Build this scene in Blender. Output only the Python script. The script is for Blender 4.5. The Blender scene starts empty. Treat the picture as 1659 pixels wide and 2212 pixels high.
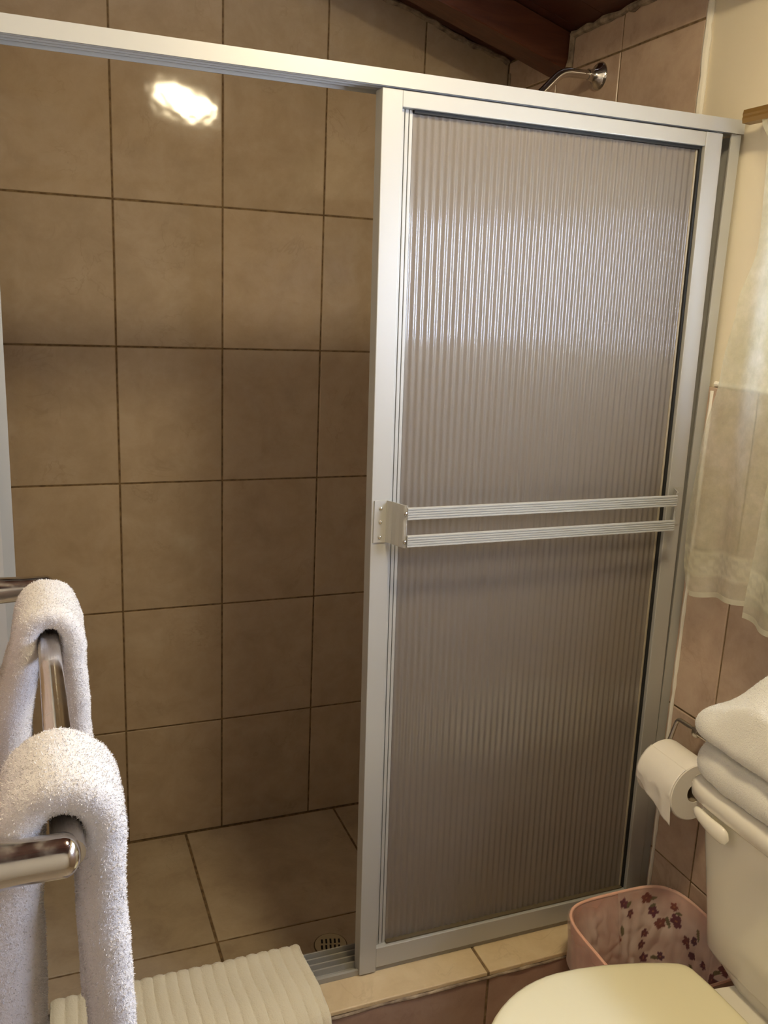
import bpy, bmesh, math, random
from mathutils import Vector, Matrix, noise
random.seed(7)
C = bpy.context.scene.collection
S = bpy.context.scene

# ------------------------------------------------------------------ camera
F_PX, YAW, PITCH, ROLL = 1927.46, 0.38118, -0.23414, 0.04475
cy_, sy_, cp_, sp_ = math.cos(YAW), math.sin(YAW), math.cos(PITCH), math.sin(PITCH)
Fw = Vector((sy_*cp_, cy_*cp_, sp_)); R0 = Vector((cy_, -sy_, 0)); U0 = R0.cross(Fw)
Rr = math.cos(ROLL)*R0 + math.sin(ROLL)*U0; Ur = -math.sin(ROLL)*R0 + math.cos(ROLL)*U0
cam_d = bpy.data.cameras.new('camera'); cam = bpy.data.objects.new('camera', cam_d); C.objects.link(cam)
cam_d.sensor_fit = 'VERTICAL'; cam_d.sensor_height = 24; cam_d.sensor_width = 18
cam_d.lens = F_PX/2212*24; cam_d.clip_start = 0.02
M = Matrix((Rr, Ur, -Fw)).transposed().to_4x4(); M.translation = Vector((-0.43983, -2.2054, 1.44838))
cam.matrix_world = M
S.camera = cam
# ------------------------------------------------------------------ world / exposure
S.view_settings.view_transform = 'Standard'; S.view_settings.look = 'None'
S.view_settings.gamma = 1; S.view_settings.use_curve_mapping = False
S.view_settings.exposure = 0.0
wd = bpy.data.worlds.new('sky'); S.world = wd; wd.use_nodes = True
bg = wd.node_tree.nodes['Background']; bg.inputs[0].default_value = (0.62, 0.72, 1.0, 1); bg.inputs[1].default_value = 40.0
LAMP_POS = Vector((0.185, -1.56, 2.19)); LAMP_E = 110.0; LAMP_COL = (1.0, 0.83, 0.53)
pl = bpy.data.lights.new('window_portal', 'AREA'); pl.shape = 'RECTANGLE'; pl.size = 0.85; pl.size_y = 0.6
pl.cycles.is_portal = True
po = bpy.data.objects.new('window_portal', pl); C.objects.link(po); po.location = (0.86, -1.645, 1.507)
po.rotation_euler = (0, math.pi/2, 0); pl.size, pl.size_y = 0.44, 1.06

# ------------------------------------------------------------------ materials
def mat(name, col, rough=.5, metal=0, spec=.5, coat=0, coat_r=.1, trans=0, ior=1.45):
    m = bpy.data.materials.new(name); m.use_nodes = True
    b = m.node_tree.nodes['Principled BSDF']
    b.inputs['Base Color'].default_value = (*col, 1); b.inputs['Roughness'].default_value = rough
    b.inputs['Metallic'].default_value = metal; b.inputs['Specular IOR Level'].default_value = spec
    b.inputs['Coat Weight'].default_value = coat; b.inputs['Coat Roughness'].default_value = coat_r
    b.inputs['Transmission Weight'].default_value = trans; b.inputs['IOR'].default_value = ior
    return m
def N(m, t, **kw):
    n = m.node_tree.nodes.new(t)
    for k, v in kw.items():
        if k.startswith('i_'):
            key = k[2:]; key = int(key) if key.isdigit() else key.replace('_', ' ')
            n.inputs[key].default_value = v
        else: setattr(n, k, v)
    return n
def L(m, a, b): m.node_tree.links.new(a, b)
def B(m): return m.node_tree.nodes['Principled BSDF']
def coords(m, scale=(1, 1, 1), rnd=0.0):
    tc = N(m, 'ShaderNodeTexCoord'); mp = N(m, 'ShaderNodeMapping'); mp.inputs['Scale'].default_value = scale
    if rnd:
        oi = N(m, 'ShaderNodeObjectInfo'); mu = N(m, 'ShaderNodeMath', operation='MULTIPLY', i_1=rnd)
        L(m, oi.outputs['Random'], mu.inputs[0])
        ad = N(m, 'ShaderNodeVectorMath', operation='ADD'); L(m, tc.outputs['Object'], ad.inputs[0]); L(m, mu.outputs[0], ad.inputs[1])
        L(m, ad.outputs[0], mp.inputs['Vector'])
    else: L(m, tc.outputs['Object'], mp.inputs['Vector'])
    return mp.outputs[0]
def ramp(m, fac, stops):
    r = N(m, 'ShaderNodeValToRGB'); L(m, fac, r.inputs[0]); e = r.color_ramp.elements
    while len(e) < len(stops): e.new(.5)
    for el, (p, c) in zip(e, stops): el.position = p; el.color = (*c, 1)
    return r.outputs[0]
def noise_n(m, vec, scale, detail=4, rough=.55, dist=0):
    n = N(m, 'ShaderNodeTexNoise'); n.inputs['Scale'].default_value = scale; n.inputs['Detail'].default_value = detail
    n.inputs['Roughness'].default_value = rough; n.inputs['Distortion'].default_value = dist
    if vec: L(m, vec, n.inputs['Vector'])
    return n.outputs[0]
def bump(m, h, strength, dist=.001):
    b = N(m, 'ShaderNodeBump'); b.inputs['Strength'].default_value = strength; b.inputs['Distance'].default_value = dist
    L(m, h, b.inputs['Height']); L(m, b.outputs[0], B(m).inputs['Normal'])

def tile_mat(name, c1, c2, c3, rough):
    m = mat(name, c2, rough)
    v = coords(m, rnd=9.0)
    base = ramp(m, noise_n(m, v, 11, 7, .68, .25), [(.30, c1), (.52, c2), (.72, c3)])
    # fine darker veins
    vn = noise_n(m, v, 9, 4, .6, .7)
    a = N(m, 'ShaderNodeMath', operation='SUBTRACT', i_1=.5); L(m, vn, a.inputs[0])
    b = N(m, 'ShaderNodeMath', operation='ABSOLUTE'); L(m, a.outputs[0], b.inputs[0])
    fac = ramp(m, b.outputs[0], [(0.0, (1, 1, 1)), (.018, (0, 0, 0))])
    msk = ramp(m, noise_n(m, v, 7, 2), [(.50, (0, 0, 0)), (.68, (.28, .28, .28))])
    mu = N(m, 'ShaderNodeMath', operation='MULTIPLY'); L(m, fac, mu.inputs[0]); L(m, msk, mu.inputs[1])
    mx = N(m, 'ShaderNodeMix', data_type='RGBA'); L(m, mu.outputs[0], mx.inputs[0]); L(m, base, mx.inputs[6])
    mx.inputs[7].default_value = (c1[0]*.7, c1[1]*.66, c1[2]*.6, 1)
    # slight piece to piece tone shift
    oi = N(m, 'ShaderNodeObjectInfo'); mr = N(m, 'ShaderNodeMapRange'); mr.inputs[3].default_value = .92; mr.inputs[4].default_value = 1.05
    L(m, oi.outputs['Random'], mr.inputs[0])
    hs = N(m, 'ShaderNodeHueSaturation'); L(m, mx.outputs[2], hs.inputs['Color']); L(m, mr.outputs[0], hs.inputs['Value'])
    L(m, hs.outputs[0], B(m).inputs['Base Color'])
    bump(m, noise_n(m, v, 14, 2), .25, .002)
    return m
TILE = tile_mat('glazed_beige_tile', (.45, .345, .23), (.505, .395, .272), (.55, .445, .32), .07)
TILE_P = tile_mat('glazed_pinkish_tile', (.42, .30, .22), (.51, .38, .285), (.57, .44, .33), .2)
TILE_F = tile_mat('floor_tile', (.40, .31, .21), (.49, .395, .27), (.55, .46, .33), .35)
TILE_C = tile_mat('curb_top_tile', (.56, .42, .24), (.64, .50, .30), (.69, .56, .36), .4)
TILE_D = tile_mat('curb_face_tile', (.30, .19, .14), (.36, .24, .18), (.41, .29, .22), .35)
GROUT = mat('brown_grout', (.16, .105, .055), .9)
L(GROUT, ramp(GROUT, noise_n(GROUT, coords(GROUT), 60, 4), [(.35, (.12, .075, .035)), (.65, (.26, .175, .085))]), B(GROUT).inputs['Base Color'])
PLASTER = mat('cream_plaster', (.74, .66, .50), .8)
bump(PLASTER, noise_n(PLASTER, coords(PLASTER), 30, 4), .25, .003)
WHITE_BEAD = mat('white_caulk', (.80, .76, .66), .5); bump(WHITE_BEAD, noise_n(WHITE_BEAD, coords(WHITE_BEAD), 60, 3), .5, .003)
MORTAR = mat('grey_mortar', (.30, .23, .16), .9)
L(MORTAR, ramp(MORTAR, noise_n(MORTAR, coords(MORTAR), 45, 5), [(.3, (.13, .09, .06)), (.7, (.42, .34, .24))]), B(MORTAR).inputs['Base Color'])
def wood_mat(name, a, b, sc):
    m = mat(name, a, .45); v = coords(m, sc, rnd=5.0)
    L(m, ramp(m, noise_n(m, v, 6, 6, .6, .8), [(.3, a), (.7, b)]), B(m).inputs['Base Color'])
    bump(m, noise_n(m, v, 12, 4), .3, .002); return m
WOOD = wood_mat('dark_red_wood', (.062, .017, .008), (.115, .036, .017), (1.2, 9, 9))
WOODP = wood_mat('dark_red_board', (.05, .014, .008), (.08, .024, .013), (9, 1.2, 9))
ALU = mat('satin_aluminium', (.6, .6, .58), .38, .85)
v = coords(ALU, (1, 1, 60)); bump(ALU, noise_n(ALU, v, 12, 3), .06, .001)
ALU2 = mat('painted_aluminium', (.44, .435, .40), .42, .25)
TANBEAD = mat('tan_glazing_bead', (.36, .31, .22), .6)
GREY_ALU = mat('grey_track', (.34, .325, .28), .6, .3)
GASKET = mat('black_gasket', (.012, .012, .011), .6)
DIRT = mat('stained_sealant', (.10, .075, .04), .8)
CHROME = mat('chrome', (.62, .60, .57), .09, 1.0)
L(CHROME, ramp(CHROME, noise_n(CHROME, coords(CHROME), 70, 4), [(.4, (.09, .09, .09)), (.75, (.30, .30, .30))]), B(CHROME).inputs['Roughness'])
CHROME2 = mat('dull_chrome', (.50, .46, .40), .22, 1.0)
STEEL = mat('screw_steel', (.75, .72, .62), .25, 1.0)
PORC = mat('cream_porcelain', (.76, .72, .62), .18, 0, .5, .5, .05)
PORC_L = mat('cream_seat_plastic', (.78, .73, .50), .28)
def terry(name, col):
    m = mat(name, col, .95, spec=.1); B(m).inputs['Sheen Weight'].default_value = .3
    bump(m, noise_n(m, coords(m), 420, 3, .7), .8, .002); return m
TOWEL = terry('white_terry', (.66, .645, .635)); TOWEL2 = terry('folded_terry', (.78, .76, .68)); MAT_T = terry('cream_bath_mat', (.72, .645, .45))
PAPER = mat('toilet_paper', (.86, .82, .74), .9, spec=.1); bump(PAPER, noise_n(PAPER, coords(PAPER), 200, 2), .3, .001)
CARD = mat('cardboard_core', (.30, .24, .17), .9)
DARK = mat('drain_dark', (.02, .014, .01), .8)
DRAIN = mat('cream_drain_plastic', (.52, .45, .28), .45)
ROD = mat('brown_curtain_rod', (.26, .15, .045), .35, .3)
FRAMEW = mat('white_window_frame', (.75, .73, .68), .5)
# ribbed pane: grey-brown obscured plastic, milky
PANE = mat('ribbed_obscured_plastic', (.36, .315, .265), .5, trans=.6, coat=.9, coat_r=.06, ior=1.35)
B(PANE).inputs['Coat IOR'].default_value = 1.6
v = coords(PANE); bump(PANE, noise_n(PANE, v, 260, 2), .35, .0012)
# window glass: nearly clear
GLASS = bpy.data.materials.new('clear_glass'); GLASS.use_nodes = True; nt = GLASS.node_tree; nt.nodes.clear()
o = N(GLASS, 'ShaderNodeOutputMaterial'); mx = N(GLASS, 'ShaderNodeMixShader'); mx.inputs[0].default_value = .06
t = N(GLASS, 'ShaderNodeBsdfTransparent'); g = N(GLASS, 'ShaderNodeBsdfGlossy'); g.inputs['Roughness'].default_value = .02
L(GLASS, t.outputs[0], mx.inputs[1]); L(GLASS, g.outputs[0], mx.inputs[2]); L(GLASS, mx.outputs[0], o.inputs[0])
# sheer curtain
SHEER = bpy.data.materials.new('sheer_curtain'); SHEER.use_nodes = True; nt = SHEER.node_tree; nt.nodes.clear()
o = N(SHEER, 'ShaderNodeOutputMaterial'); m1 = N(SHEER, 'ShaderNodeMixShader'); m2 = N(SHEER, 'ShaderNodeMixShader')
t = N(SHEER, 'ShaderNodeBsdfTransparent'); d = N(SHEER, 'ShaderNodeBsdfDiffuse'); tl = N(SHEER, 'ShaderNodeBsdfTranslucent')
v = coords(SHEER)
cl = ramp(SHEER, noise_n(SHEER, v, 14, 5, .6, .6), [(.4, (.72, .72, .56)), (.65, (.84, .84, .72))])
L(SHEER, cl, d.inputs[0]); L(SHEER, cl, tl.inputs[0]); m1.inputs[0].default_value = .5
L(SHEER, d.outputs[0], m1.inputs[1]); L(SHEER, tl.outputs[0], m1.inputs[2])
fr = ramp(SHEER, noise_n(SHEER, v, 30, 5, .7), [(.35, (.50, .50, .50)), (.7, (.68, .68, .68))])
bv = N(SHEER, 'ShaderNodeVertexColor'); bv.layer_name = 'band'; bm_ = N(SHEER, 'ShaderNodeMath', operation='MULTIPLY', i_1=.28); L(SHEER, bv.outputs[0], bm_.inputs[0])
ba = N(SHEER, 'ShaderNodeMath', operation='ADD'); ba.use_clamp = True; L(SHEER, fr, ba.inputs[0]); L(SHEER, bm_.outputs[0], ba.inputs[1])
L(SHEER, ba.outputs[0], m2.inputs[0]); L(SHEER, t.outputs[0], m2.inputs[1]); L(SHEER, m1.outputs[0], m2.inputs[2]); L(SHEER, m2.outputs[0], o.inputs[0])
HEM = bpy.data.materials['sheer_curtain'].copy(); HEM.name = 'curtain_hem'
for n_ in HEM.node_tree.nodes:
    if n_.type == 'MIX_SHADER' and n_.inputs[1].links and n_.inputs[1].links[0].from_node.type == 'BSDF_TRANSPARENT':
        for l_ in list(n_.inputs[0].links): HEM.node_tree.links.remove(l_)
        n_.inputs[0].default_value = .88
LAMPM = bpy.data.materials.new('lit_lamp_glass'); LAMPM.use_nodes = True; nt = LAMPM.node_tree; nt.nodes.clear()
o = N(LAMPM, 'ShaderNodeOutputMaterial'); e = N(LAMPM, 'ShaderNodeEmission'); e.inputs[0].default_value = (*LAMP_COL, 1); e.inputs[1].default_value = LAMP_E
L(LAMPM, e.outputs[0], o.inputs[0])

# ------------------------------------------------------------------ mesh helpers
def link(name, me, m, parent=None, smooth=False):
    o = bpy.data.objects.new(name, me); C.objects.link(o)
    if m is not None and len(me.materials) == 0: me.materials.append(m)
    if smooth:
        for p in me.polygons: p.use_smooth = True
        me.set_sharp_from_angle(angle=math.radians(42))
    if parent: o.parent = parent
    return o
def from_bm(name, bm, m, parent=None, smooth=False):
    me = bpy.data.meshes.new(name); bmesh.ops.recalc_face_normals(bm, faces=bm.faces[:]); bm.to_mesh(me); bm.free()
    return link(name, me, m, parent, smooth)
def tag(o, label=None, cat=None, group=None, kind=None):
    if label: o['label'] = label
    if cat: o['category'] = cat
    if group: o['group'] = group
    if kind: o['kind'] = kind
    return o
def empty(name, loc, label=None, cat=None, group=None, kind=None):
    o = bpy.data.objects.new(name, None); C.objects.link(o); o.location = loc; o.empty_display_size = .05
    return tag(o, label, cat, group, kind)
def par(o, p):
    """parent keeping world placement (parents are unrotated empties or meshes at a location)"""
    o.parent = p; o.location = Vector(o.location) - Vector(p.location); return o
def box(bm, a, b, bev=0, seg=2):
    r = bmesh.ops.create_cube(bm, size=1); vs = r['verts']
    for v in vs: v.co = Vector([(a[i]+b[i])/2 + v.co[i]*(b[i]-a[i]) for i in range(3)])
    if bev:
        es = list({e for v in vs for e in v.link_edges})
        bmesh.ops.bevel(bm, geom=es, offset=bev, segments=seg, affect='EDGES', profile=.5)
def obox(name, a, b, m, parent=None, bev=0, seg=2, smooth=False):
    c = Vector([(a[i]+b[i])/2 for i in range(3)]); bm = bmesh.new()
    box(bm, Vector(a)-c, Vector(b)-c, bev, seg); o = from_bm(name, bm, m, None, smooth); o.location = c
    if parent: par(o, parent)
    return o
def extrude_prof(bm, pts, axis, a, b, shear=None):
    """closed 2D profile swept along axis; pts in the other two axes' order"""
    def mk(p, t):
        if axis == 'x': return Vector((t, p[0], p[1]))
        if axis == 'y': return Vector((p[0], t, p[1]))
        return Vector((p[0], p[1], t))
    v0 = [bm.verts.new(mk(p, a)) for p in pts]; v1 = [bm.verts.new(mk(p, b)) for p in pts]; n = len(pts)
    for i in range(n): bm.faces.new((v0[i], v0[(i+1) % n], v1[(i+1) % n], v1[i]))
    bm.faces.new(v0[::-1]); bm.faces.new(v1)
def loft(bm, rings, cap0=True, cap1=True, closed=True):
    vr = [[bm.verts.new(p) for p in r] for r in rings]; n = len(vr[0])
    for a, b in zip(vr[:-1], vr[1:]):
        for i in range(n if closed else n-1): bm.faces.new((a[i], a[(i+1) % n], b[(i+1) % n], b[i]))
    if cap0: bm.faces.new(vr[0][::-1])
    if cap1: bm.faces.new(vr[-1])
    return vr
def tube(bm, path, r, seg=14, cap=True):
    rings = []; n = len(path); up0 = None
    for i, p in enumerate(path):
        p = Vector(p); d = (Vector(path[min(i+1, n-1)]) - Vector(path[max(i-1, 0)])).normalized()
        if up0 is None: up0 = Vector((0, 0, 1)) if abs(d.z) < .9 else Vector((1, 0, 0))
        s = d.cross(up0).normalized(); u = s.cross(d).normalized(); up0 = u
        rr = r[i] if isinstance(r, (list, tuple)) else r
        rings.append([p + rr*(math.cos(a)*s + math.sin(a)*u) for a in [2*math.pi*k/seg for k in range(seg)]])
    loft(bm, rings, cap, cap)
def lathe(bm, prof, c, ax=(0, 0, 1), seg=32, cap=True):
    ax = Vector(ax).normalized(); s = ax.cross(Vector((0, 0, 1)) if abs(ax.z) < .9 else Vector((1, 0, 0))).normalized(); u = ax.cross(s)
    c = Vector(c)
    loft(bm, [[c + ax*h + max(r, 1e-5)*(math.cos(a)*s + math.sin(a)*u) for a in [2*math.pi*k/seg for k in range(seg)]] for r, h in prof], cap, cap)
def arc_path(pts, r, k=6):
    """polyline with rounded corners"""
    P = [Vector(p) for p in pts]; out = [P[0]]
    for i in range(1, len(P)-1):
        a = (P[i-1]-P[i]).normalized(); b = (P[i+1]-P[i]).normalized(); p0 = P[i]+a*r; p1 = P[i]+b*r
        for j in range(k+1):
            t = j/k; out.append((1-t)**2*p0 + 2*t*(1-t)*P[i] + t*t*p1)
    out.append(P[-1]); return out
def sup(cx, cy, a, b, n, seg=48, z=0):
    out = []
    for k in range(seg):
        t = 2*math.pi*k/seg; c, s = math.cos(t), math.sin(t)
        out.append(Vector((cx + a*math.copysign(abs(c)**(2/n), c), cy + b*math.copysign(abs(s)**(2/n), s), z)))
    return out

# ------------------------------------------------------------------ tiles
GAP = .0019; TH = .008
def inset_poly(P, d):
    n = len(P); out = []
    for i in range(n):
        a, b, c = Vector(P[i-1]), Vector(P[i]), Vector(P[(i+1) % n])
        e1 = (b-a).normalized(); e2 = (c-b).normalized(); n1 = Vector((-e1.y, e1.x)); n2 = Vector((-e2.y, e2.x))
        bis = (n1+n2); bis = bis/max(bis.dot(n1), .2) if bis.length > 1e-6 else n1
        out.append(b + bis*d)
    return out
def tile_mesh(P, th=TH, bev=.0018):
    """polygon (ccw, local xy) -> glazed tile, face towards +z"""
    bm = bmesh.new(); A = [Vector(p) for p in P]
    r0 = A; r1 = inset_poly(A, bev*.35); r2 = inset_poly(A, bev)
    loft(bm, [[Vector((p.x, p.y, 0)) for p in r0], [Vector((p.x, p.y, th-bev)) for p in r0],
              [Vector((p.x, p.y, th-bev*.35)) for p in r1], [Vector((p.x, p.y, th)) for p in r2]])
    me = bpy.data.meshes.new('tile'); bmesh.ops.recalc_face_normals(bm, faces=bm.faces[:]); bm.to_mesh(me); bm.free(); return me
def clip(P, f):
    out = []; n = len(P)
    for i in range(n):
        a, b = P[i], P[(i+1) % n]; fa, fb = f(a), f(b)
        if fa >= 0: out.append(a)
        if (fa >= 0) != (fb >= 0):
            t = fa/(fa-fb); out.append((a[0]+(b[0]-a[0])*t, a[1]+(b[1]-a[1])*t))
    return out
_cache = {}
def lay(parent, m, mat3, us, vs, clipf=None, name='tile', skip=None, th=TH, gap=GAP, jit=.0022):
    """tiles between joint lines us/vs on the plane given by mat3 (columns U,V,N) + origin in mat3.translation"""
    for i in range(len(us)-1):
        for j in range(len(vs)-1):
            u0, u1, v0, v1 = us[i]+gap, us[i+1]-gap, vs[j]+gap, vs[j+1]-gap
            if u1-u0 < .008 or v1-v0 < .008: continue
            if skip and skip((u0+u1)/2, (v0+v1)/2): continue
            P = [(u0, v0), (u1, v0), (u1, v1), (u0, v1)]
            if clipf:
                for f in (clipf if isinstance(clipf, list) else [clipf]):
                    P = clip(P, f)
                    if len(P) < 3: break
                if len(P) < 3: continue
            cx = sum(p[0] for p in P)/len(P); cyy = sum(p[1] for p in P)/len(P)
            Q = [(p[0]-cx, p[1]-cyy) for p in P]; key = (m.name, th, tuple((round(a, 4), round(b, 4)) for a, b in Q))
            if key not in _cache: _cache[key] = tile_mesh(Q, th); _cache[key].materials.append(m)
            o = bpy.data.objects.new(name, _cache[key]); C.objects.link(o)
            Mx = mat3 @ Matrix.Translation((cx, cyy, 0)) @ Matrix.Rotation(random.uniform(-jit, jit), 4, 'X') @ Matrix.Rotation(random.uniform(-jit, jit), 4, 'Y')
            o.parent = parent; o.matrix_parent_inverse = Matrix.Identity(4); o.matrix_basis = Matrix.Translation(-parent.location) @ Mx
def plane_m(org, U, V, Nn):
    m = Matrix((U, V, Nn)).transposed().to_4x4(); m.translation = Vector(org); return m

XL, XR = -.518, .733          # finished tile faces
YB = 0.0; YF = -3.05          # back tile face, front wall
H = .329; W = .25; Z1 = .3258
def ceil_z(x): return 2.050 + .295*(XR - x)
rows = [0, Z1] + [Z1+H*k for k in range(1, 8)]

# ------------------------------------------------------------------ walls
def wall_mesh(name, pts_bottom_top, m):
    bm = bmesh.new(); P = pts_bottom_top
    vs = [bm.verts.new(p) for p in P]; F = [(0, 1, 2, 3), (4, 5, 6, 7), (0, 1, 5, 4), (1, 2, 6, 5), (2, 3, 7, 6), (3, 0, 4, 7)]
    for f in F: bm.faces.new([vs[i] for i in f])
    return tag(from_bm(name, bm, m), kind='structure')
yb = YB+.0022
wb = wall_mesh('wall_back', [(-.72, yb, -.1), (.95, yb, -.1), (.95, yb+.12, -.1), (-.72, yb+.12, -.1),
                             (-.72, yb, ceil_z(-.72)+.02), (.95, yb, ceil_z(.95)+.02), (.95, yb+.12, ceil_z(.95)+.02), (-.72, yb+.12, ceil_z(-.72)+.02)], GROUT)
lay(wb, TILE, plane_m((0, YB+TH, 0), (1, 0, 0), (0, 0, 1), (0, -1, 0)), [-.75, -.5, -.25, 0, .25, .5, XR+.001], rows,
    [lambda p: p[0]-(XL+.001), lambda p: (ceil_z(p[0])-.006) - p[1]])

# right wall with window opening
WY0, WY1, WZ0, WZ1 = -2.15, -1.14, 1.31, 1.705
xr = XR+.0022
def slabs(name, x0, x1, ys, zt, hole, m):
    bm = bmesh.new()
    (a, b) = ys; (h0, h1, k0, k1) = hole
    box(bm, (x0, a, -.1), (x1, h0, zt)); box(bm, (x0, h1, -.1), (x1, b, zt)); box(bm, (x0, h0, -.1), (x1, h1, k0)); box(bm, (x0, h0, k1), (x1, h1, zt))
    return tag(from_bm(name, bm, m), kind='structure')
wr = slabs('wall_right', XR+.0085, xr+.065, (YF-.1, -.7495), ceil_z(XR)+.0, (WY0, WY1, WZ0, WZ1), PLASTER)
gb = obox('grout_bed', (xr, -.745, -.05), (xr+.065, yb, ceil_z(XR)), GROUT, wr)
gb2 = obox('grout_bed', (xr, YF, -.05), (XR+.02, -.745, 1.315), GROUT, wr)
Mr = plane_m((XR+TH, 0, 0), (0, -1, 0), (0, 0, 1), (-1, 0, 0))      # u = -y
lay(wr, TILE_P, Mr, [0.001, .237, .487, .745], rows, lambda p: ceil_z(XR)-.004-p[1])
rows2 = [.0, .022, .352, .681, 1.010, 1.318]
lay(wr, TILE_P, Mr, [.748, .997, 1.247, 1.497, 1.747, 1.997, 2.247, 2.497, 2.747, 2.997], rows2,
    lambda p: 1.318-p[1], skip=lambda u, v: False)
# white caulk beads where the tiling ends
def bead(name, pts, r, m, parent, jit=.0015):
    P = []
    for a, b in zip(pts[:-1], pts[1:]):
        n = max(2, int((Vector(b)-Vector(a)).length/.02))
        for k in range(n): P.append(Vector(a).lerp(Vector(b), k/n) + Vector([random.uniform(-jit, jit) for _ in range(3)]))
    P.append(Vector(pts[-1])); bm = bmesh.new(); tube(bm, P, [r*random.uniform(.75, 1.25) for _ in P], 8)
    o = from_bm(name, bm, m, None, True); par(o, parent) if parent else None; return o
bead('caulk_bead', [(XR+.004, -.750, 1.79), (XR+.004, -.750, ceil_z(XR)-.01)], .0075, WHITE_BEAD, wr, .0012)
bead('caulk_bead', [(XR+.004, -.885, 1.322), (XR+.004, -1.9, 1.322)], .0055, WHITE_BEAD, wr)
bead('caulk_bead', [(XR-.001, -.884, .20), (XR-.001, -.884, 1.31)], .004, PORC, wr, .0004)
bead('mortar_bead', [(XR-.003, -.30, ceil_z(XR)-.006), (XR-.003, -.745, ceil_z(XR)-.004)], .008, MORTAR, wr, .0018)
bead('mortar_bead', [(XR-.003, -.300, 1.972), (XR-.003, -.302, 2.045)], .008, MORTAR, wr, .0025)

# left wall: tiled in the shower and as a wainscot, open doorway beside the camera
DY0, DY1 = -2.85, -1.88
bm = bmesh.new(); zt = ceil_z(XL)
box(bm, (XL-.15, DY1, -.1), (XL-TH+.0015, .01, zt)); box(bm, (XL-.15, YF-.1, -.1), (XL-TH+.0015, DY0, zt)); box(bm, (XL-.15, DY0, 2.02), (XL-TH+.0015, DY1, zt))
wl = tag(from_bm('wall_left', bm, PLASTER), kind='structure')
obox('grout_bed', (XL-TH-.002, DY1+.03, .0), (XL-.0022, -.003, 1.31), GROUT, wl)
obox('grout_bed', (XL-TH-.002, -.86, 1.31), (XL-.0022, -.003, zt-.02), GROUT, wl)
Ml = plane_m((XL-TH, 0, 0), (0, 1, 0), (0, 0, 1), (1, 0, 0))        # u = y
lay(wl, TILE_P, Ml, [-1.845, -1.747, -1.497, -1.247, -.997, -.875], [0]+rows2[1:], lambda p: 1.318-p[1])
lay(wl, TILE, Ml, [-.873, -.747, -.497, -.25, -.002], rows, lambda p: zt-.012-p[1])
# front wall behind the camera
bm = bmesh.new(); box(bm, (XL-.15, YF-.12, -.1), (XR+.16, YF, ceil_z(XL)+.05))
tag(from_bm('wall_front', bm, PLASTER), kind='structure')
# corridor seen through the doorway (keeps the room closed)
obox('wall_corridor', (XL-1.3, YF, -.1), (XL-1.2, -1.2, 2.6), PLASTER)['kind'] = 'structure'
obox('wall_corridor_end', (XL-1.3, -1.3, -.1), (XL-.16, -1.2, 2.6), PLASTER)['kind'] = 'structure'
obox('wall_corridor_front', (XL-1.3, YF-.1, -.1), (XL-.16, YF, 2.6), PLASTER)['kind'] = 'structure'
obox('ceiling_corridor', (XL-1.3, YF-.1, 2.6), (XL-.1, -1.2, 2.7), PLASTER)['kind'] = 'structure'
obox('floor_corridor', (XL-1.3, YF-.1, -.1), (XL-.16, -1.2, -.003), TILE_F)['kind'] = 'structure'

# ------------------------------------------------------------------ floor
bm = bmesh.new(); box(bm, (XL-.15, YF-.1, -.1), (XR+.1, .08, -TH+.0055)); fl = tag(from_bm('floor', bm, GROUT), kind='structure')
Mf = plane_m((0, 0, -TH), (1, 0, 0), (0, 1, 0), (0, 0, 1))
DC = Vector((.143, -.541))
lay(fl, TILE_F, Mf, [XL+.001, -.1, .326, XR-.001], [-.805, -.448, -.002], gap=.003, jit=.001)
lay(fl, TILE_F, Mf, [XL+.001, -.27, .06, .39, XR-.001], [YF, -2.92, -2.59, -2.26, -1.93, -1.60, -1.27, -.944], gap=.003, jit=.001)

# ------------------------------------------------------------------ ceiling: sloping boards and rafters
sl = math.atan(.295)
cl_ = tag(empty('ceiling', (0, 0, 2.3)), kind='structure')
ys = [.1-.105*k for k in range(32)]
for y0, y1 in zip(ys[1:], ys[:-1]):
    bm = bmesh.new(); xa, xb = XL-.16, XR+.16; dz = random.uniform(0, .002)
    P = [(xa, y0+.001), (xb, y0+.001), (xb, y1-.001), (xa, y1-.001)]
    lo = [bm.verts.new((x, y, ceil_z(x)+dz)) for x, y in P]; hi = [bm.verts.new((x, y, ceil_z(x)+dz+.03)) for x, y in P]
    bm.faces.new(lo[::-1]); bm.faces.new(hi)
    for i in range(4): bm.faces.new((lo[i], lo[(i+1) % 4], hi[(i+1) % 4], hi[i]))
    o = from_bm('board', bm, WOODP); par(o, cl_)
obox('roof_deck', (XL-.3, YF-.2, 2.5), (XR+.3, .2, 2.55), PLASTER, cl_)
def rafter(y0, y1, zb=.078):
    bm = bmesh.new(); n = 26; rings = []
    for k in range(n+1):
        x = XL-TH + (XR-.001-XL+TH)*k/n; c = ceil_z(x)-.001; j = [noise.noise(Vector((x*6, y0*9+i, 3)))*.0025 for i in range(4)]
        zl = c-zb
        rings.append([Vector((x, y0, zl+.003+j[0])), Vector((x, y0+.003, zl+j[1])), Vector((x, y1-.003, zl+j[2])), Vector((x, y1, zl+.003+j[3])), Vector((x, y1, c)), Vector((x, y0, c))])
    loft(bm, rings); return par(from_bm('beam', bm, WOOD), cl_)
rafter(-.290, -.212)
rafter(-.99, -.91, .075)
rafter(-2.15, -2.07); rafter(-2.75, -2.67)
# rough mortar line above the back tiles and behind the beam
bead('mortar_bead', [(XL, -.004, ceil_z(XL)-.006), (XR-.005, -.004, ceil_z(XR)-.004)], .007, MORTAR, wb, .004)
bead('mortar_bead', [(XR-.002, -.010, ceil_z(XR)-.03), (XR-.002, -.012, 1.60)], .003, MORTAR, wb, .001)

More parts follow.
